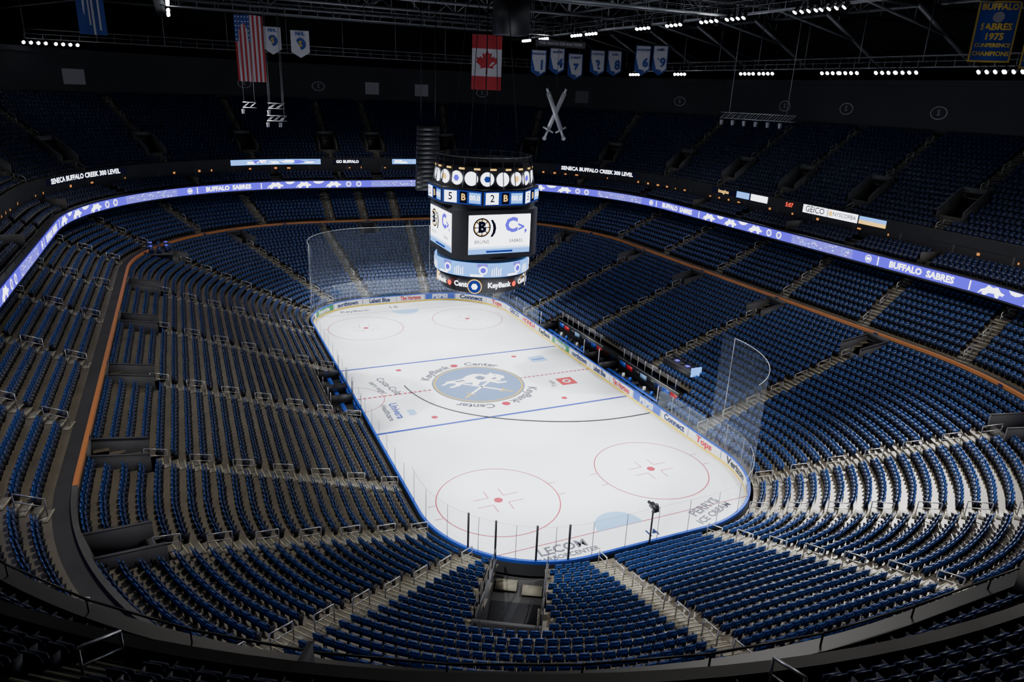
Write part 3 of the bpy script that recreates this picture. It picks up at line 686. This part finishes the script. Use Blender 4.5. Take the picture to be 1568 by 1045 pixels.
for sx in(-1,1):
    catwalk((sx*45,-48,32.4),(sx*45,48,32.4),48); catwalk((sx*26,-58,36.4),(sx*26,58,36.4),56)
for yy in(-52,52): catwalk((-42,yy,32.4),(42,yy,32.4),42)
for yy in(-38,0,38): catwalk((-26,yy,36.4),(26,yy,36.4),26)
mb.build()
# floodlight banks hang from the catwalks
mb=MB('floodlights',[BLACK,LAMP])
def flood(x,y,z,tx=0,ty=0):
    d=np.array([tx-x,ty-y,-z],float); d/=np.linalg.norm(d)
    mb.cyl(np.array([x,y,z])-d*.2,.14,.5,BLACK,10,d,.24); mb.cyl(np.array([x,y,z])+d*.08,.2,.05,LAMP,12,d)
    mb.beam((x,y,z),(x,y,z+.6),.06,BLACK)
for sx in(-1,1):
    for yc in(44,31.7,17,13.5,3,0.4,-4.5,-7,-16,-18.5,-30,-40):
        if sx<0 and yc>20: continue
        for k in(-1.2,-.4,.4,1.2): flood(sx*44.2,yc+k,31.9)
    for yc in(-45,-30,-25,-14,-11,-2,2,8,14,26,30,40,46):
        for k in(-1.2,-.4,.4,1.2): flood(sx*25.2,yc+k,36)
for xx in(-41,-37.5):
    for k in(-1.2,-.4,.4,1.2): flood(xx+k,51.2,31.9)
mb.build()

# ---------------------------------------------------------------- flags & banners
def cloth(name,c,w,h,painter,yaw=0):
    e=MB(name,[WHITE]); a=math.radians(yaw); ax_=np.array([math.cos(a),math.sin(a),0]); n=np.array([math.sin(a),-math.cos(a),0]); az=np.array([0,0,1.]); c=np.array(c,float)
    def Q(x,z,o): return c+ax_*x+az*z+n*(o+.12*math.sin(x*2.2+z*.35))
    def rect(x0,x1,z0,z1,m,o=0):
        nn=max(2,int(abs(x1-x0)/.3)+2); xs=np.linspace(x0,x1,nn); v=[Q(x,z0,o) for x in xs]+[Q(x,z1,o) for x in xs]; i=np.arange(nn-1); e.quads(v,np.stack([i,i+1,i+1+nn,i+nn],1),m)
    def poly(pts,m,o=.02): e.poly([Q(x,z,o) for x,z in pts],m)
    def text(t,size,x,z,m,sx=1,o=.06):
        v,f=tmesh(t,size,.04); e.mixed([Q(x+p[0]*sx,z+p[1],o) for p in v],f,m)
    painter(rect,poly,text,w,h)
    e.beam(Q(-w/2,h/2,0),Q(w/2,h/2,0),.1,BLACK); e.beam(Q(-w/2,h/2,0),Q(-w/2,h/2,0)+az*1.2,.03,BLACK); e.beam(Q(w/2,h/2,0),Q(w/2,h/2,0)+az*1.2,.03,BLACK)
    return e.build()
CRED=pmat('flag_red',(.28,.012,.02),.8);CW=pmat('flag_white',(.34,.34,.36),.8);CB=pmat('flag_blue',(.015,.035,.18),.8);CG=pmat('banner_gold',(.4,.28,.05),.8)
CBB=pmat('banner_royal_blue',(.03,.08,.42),.7); CGB=pmat('banner_bright_gold',(1.0,.72,.1),.7)
def canada(rect,poly,text,w,h):
    rect(-w/2,w/2,-h/2,-h/4,CRED);rect(-w/2,w/2,h/4,h/2,CRED);rect(-w/2,w/2,-h/4,h/4,CW)
    L=[(0,1),(.18,.65),(.4,.75),(.32,.3),(.55,.5),(.62,.35),(.9,.4),(.8,.15),(.92,.05),(.5,-.3),(.56,-.48),(.06,-.4),(.08,-.9),(0,-.9)]
    full=L+[(-x,y) for x,y in L[::-1]][1:-1]; poly([(x*1.75,y*1.7) for x,y in full],CRED,.05)
def usa(rect,poly,text,w,h):
    for k in range(13): rect(-w/2+w*k/13,-w/2+w*(k+1)/13,-h/2,h/2,CRED if k%2==0 else CW)
    rect(-w/2,-w/2+w*7/13,h/2-h*.4,h/2,CB,.03)
    for i in range(5):
        for j in range(6): x=-w/2+w*7/13*(i+.5)/5; z=h/2-h*.4*(j+.5)/6; poly([(x+.1*math.cos(t),z+.1*math.sin(t)) for t in np.linspace(0,2*math.pi,6)[:-1]],CW,.06)
def retired(num,nm):
    def f(rect,poly,text,w,h):
        poly([(-w/2,h/2),(-w/2,-h*.32),(0,-h/2),(w/2,-h*.32),(w/2,h/2)][::-1],CB,0); poly([(-w*.43,h*.47),(-w*.43,-h*.28),(0,-h*.43),(w*.43,-h*.28),(w*.43,h*.47)][::-1],CW,.03)
        text(num,w*.75,0,-h*.08,CB); text(nm,w*.17,0,h*.34,CB)
    return f
def crest(rect,poly,text,w,h):
    poly([(-w/2,h/2),(-w/2,-h*.3),(0,-h/2),(w/2,-h*.3),(w/2,h/2)][::-1],CW,0); poly([(w*.3*math.cos(t),w*.3*math.sin(t)) for t in np.linspace(0,2*math.pi,20)[:-1]],CB,.04); text('NHL',w*.25,0,h*.36,CB); text('S',w*.4,0,0,CG,o=.08)
def champ(rect,poly,text,w,h):
    rect(-w/2,w/2,-h/2,h/2,CGB);rect(-w*.45,w*.45,-h*.47,h*.47,CBB,.03)
    for t,z,s in(('BUFFALO',.4,.2),('SABRES',.08,.22),('1975',-.08,.22),('CONFERENCE',-.22,.13),('CHAMPIONS',-.36,.15)): text(t,w*s,0,h*z,CGB)
    poly([(w*.13*math.cos(t),h*.24+w*.13*math.sin(t)) for t in np.linspace(0,2*math.pi,14)[:-1]],CW,.06)
cloth('national_flag',(15.9,39.2,32.2),4.4,7.4,canada,-10)
cloth('national_flag',(-16.2,39.2,32.2),3.4,7.8,usa,-5)
for x,z,nm,t in((23.7,32.5,'11','PERREAULT'),(26.7,32.9,'14','MARTIN'),(29.8,32.3,'7','ROBERT'),(33.6,33.0,'2','HORTON'),(36.6,33.1,'18','GARE')): cloth('retired_number_banner',(x,38.2,z),2.3,3.7,retired(nm,t),-12)
cloth('retired_number_banner',(36.9,31,33.4),2.2,4.1,retired('16','LAFONTAINE'),-30); cloth('retired_number_banner',(39.2,30,33.5),2.2,4.1,retired('39','HASEK'),-30)
cloth('team_crest_banner',(-13.5,38.9,33.3),2.1,3.3,crest); cloth('team_crest_banner',(-10.1,38.9,33.1),2.3,3.3,crest)
cloth('championship_banner',(20,-31.8,32.9),2.3,3.4,champ,-35); cloth('championship_banner',(22.2,-33.6,32.6),2.3,3.4,champ,-35)
def blueflag(rect,poly,text,w,h):
    rect(-w/2,w/2,-h/2,h/2,CB); rect(w*.02,w*.1,-h/2,h/2,CW,.03); rect(w*.25,w*.32,-h*.4,h/2,CW,.03); rect(-w*.3,-w*.2,-h*.1,h/2,CW,.03); rect(-w*.1,-w*.04,-h*.3,h/2,CW,.03)
cloth('state_flag',(-31.8,20,34),2.3,4.2,blueflag)
cloth('banner_header',(27.2,38.3,35.3),7.6,.9,lambda rect,poly,text,w,h:(rect(-w/2,w/2,-h/2,h/2,SIGNG),text('THE FRENCH CONNECTION',.5,0,0,CW)),-12)
# crossed swords prop
mb=MB('crossed_swords',[GREYP,GOLD])
c=np.array([24.2,33,25.6]); SW=pmat('sword_silver',(.45,.45,.47),.4,.3)
for sg in(-1,1):
    d=np.array([sg*.42,0,.9]);d/=np.linalg.norm(d); s_=np.array([d[2],0,-d[0]])
    mb.beam(c-d*2.4+[0,sg*.1,0],c+d*3.2+[0,sg*.1,0],.1,SW,.66); mb.beam(c+d*3.2+[0,sg*.1,0],c+d*3.8+[0,sg*.1,0],.08,SW,.34); mb.beam(c-d*2.4-s_*.9,c-d*2.4+s_*.9,.25,SW); mb.beam(c-d*3.6,c-d*2.4,.3,SW); mb.cyl(c-d*3.7,.3,.25,SW,10,(0,1,0))
mb.beam(c+[0,0,3.4],c+[0,0,12],.04,BLACK); mb.build()
# speaker array
mb=MB('speaker_array',[BLACK,STEEL])
for k in range(14): mb.box((-.6,15+.05*k,24.3-k*.5),(2.3,1.0,.49),BLACK)
mb.beam((-1.4,15,24.5),(-1.4,15,38),.06,BLACK); mb.beam((.2,15,24.5),(.2,15,38),.06,BLACK); mb.build()
LTM=pmat('truss_aluminium',(.22,.22,.24),.4,.5)
def ltruss(name,c,L,yaw):
    mb=MB(name,[STEEL,LTM,BLACK]); a=math.radians(yaw); d=np.array([math.cos(a),math.sin(a),0]); s=np.array([-d[1],d[0],0])*.3; c=np.array(c,float); n=int(L/.7)
    for o in(s,-s,s+[0,0,.6],-s+[0,0,.6]): mb.beam(c-d*L/2+o,c+d*L/2+o,.07,LTM)
    for k in range(n):
        p=c+d*(-L/2+L*k/n);q=c+d*(-L/2+L*(k+1)/n); mb.beam(p+s,q+s+[0,0,.6],.05,LTM); mb.beam(p-s,q-s+[0,0,.6],.05,LTM); mb.beam(p+s,q-s,.05,LTM)
        if k%2==0: mb.cyl(p+[0,0,-.45],.17,.5,LTM,10,(0,0,1),.22); mb.beam(p,p+[0,0,-.3],.05,BLACK)
    for e in(-.4,.4): mb.beam(c+d*L*e+[0,0,.6],c+d*L*e+[0,0,12],.05,STEEL)
    mb.build()
ltruss('stage_light_truss',(30,-1.6,26.6),8.5,-75); ltruss('stage_light_truss',(-14.6,30,24),2.2,10); ltruss('stage_light_truss',(-14.6,30,25.4),1.8,10); ltruss('stage_light_truss',(-17.5,31,25.4),1.5,0)

# ---------------------------------------------------------------- lights
def spot(loc,tgt,e,ang,blend=.5,col=(1,.98,.96),size=.6,name='arena_spotlight'):
    l=bpy.data.lights.new(name,'SPOT'); l.energy=e; l.spot_size=math.radians(ang); l.spot_blend=blend; l.color=col; l.shadow_soft_size=size
    o=bpy.data.objects.new(name,l); COL.objects.link(o); o.location=loc; o.rotation_euler=(Vector(tgt)-Vector(loc)).to_track_quat('-Z','Y').to_euler()
for sx in(-1,1):
    for yy in(-27,-14,0,14,27): spot((sx*25,yy*1.12,35.6),(sx*-1.5,yy*.9,0),90000,40,.6,col=(.97,.985,1))
for x,y,e in((-22,-22,19000),(-22,18,14000),(22,-24,25000),(24,18,6500),(4,-40,12000),(0,40,9000)):
    spot((x,y,35.5),(x*1.12,y*1.05,0),e,112,.8,col=(1,.96,.9),size=2.0,name='bowl_fill_light')  # wide fill added to lift the bowl seating, no fixture modelled
spot((44,-14,31.5),(13.5,-36,3.5),300000,27,.9)  # added to whiten the near-right treads in place of glare
spot((20,-10,35.5),(-12,-37,3),60000,18,.9)  # narrow spot added to brighten the near-end stairs
spot((25,-8,35.5),(-2,-39,3),60000,15,.9)  # second narrow spot added for the pale stairs
spot((0,-40,35.5),(0,-56,15),11000,120,.9,size=2.0,name='bowl_fill_light')  # fill added for the seat rows nearest the camera
spot((8,-20,34),(20,-31,33),2500,40,.8,name='banner_spotlight')

w=bpy.data.worlds.new('world'); scene.world=w; w.use_nodes=True; w.node_tree.nodes['Background'].inputs[0].default_value=(0.004,0.005,0.008,1); w.node_tree.nodes['Background'].inputs[1].default_value=1

# ---------------------------------------------------------------- camera
yaw,pitch,roll=0.4332,0.3361,0.0415
f=np.array([math.sin(yaw)*math.cos(pitch),math.cos(yaw)*math.cos(pitch),-math.sin(pitch)]); r0=np.array([math.cos(yaw),-math.sin(yaw),0]); u0=np.cross(r0,f)
r=r0*math.cos(roll)+u0*math.sin(roll); u=-r0*math.sin(roll)+u0*math.cos(roll)
cam=bpy.data.cameras.new('camera'); co=bpy.data.objects.new('camera',cam); COL.objects.link(co)
co.matrix_world=Matrix(((r[0],u[0],-f[0],-25.367),(r[1],u[1],-f[1],-62.596),(r[2],u[2],-f[2],28.351),(0,0,0,1)))
cam.sensor_width=36; cam.lens=1090.61/1568*36; cam.clip_end=500; cam.clip_start=.1
scene.camera=co
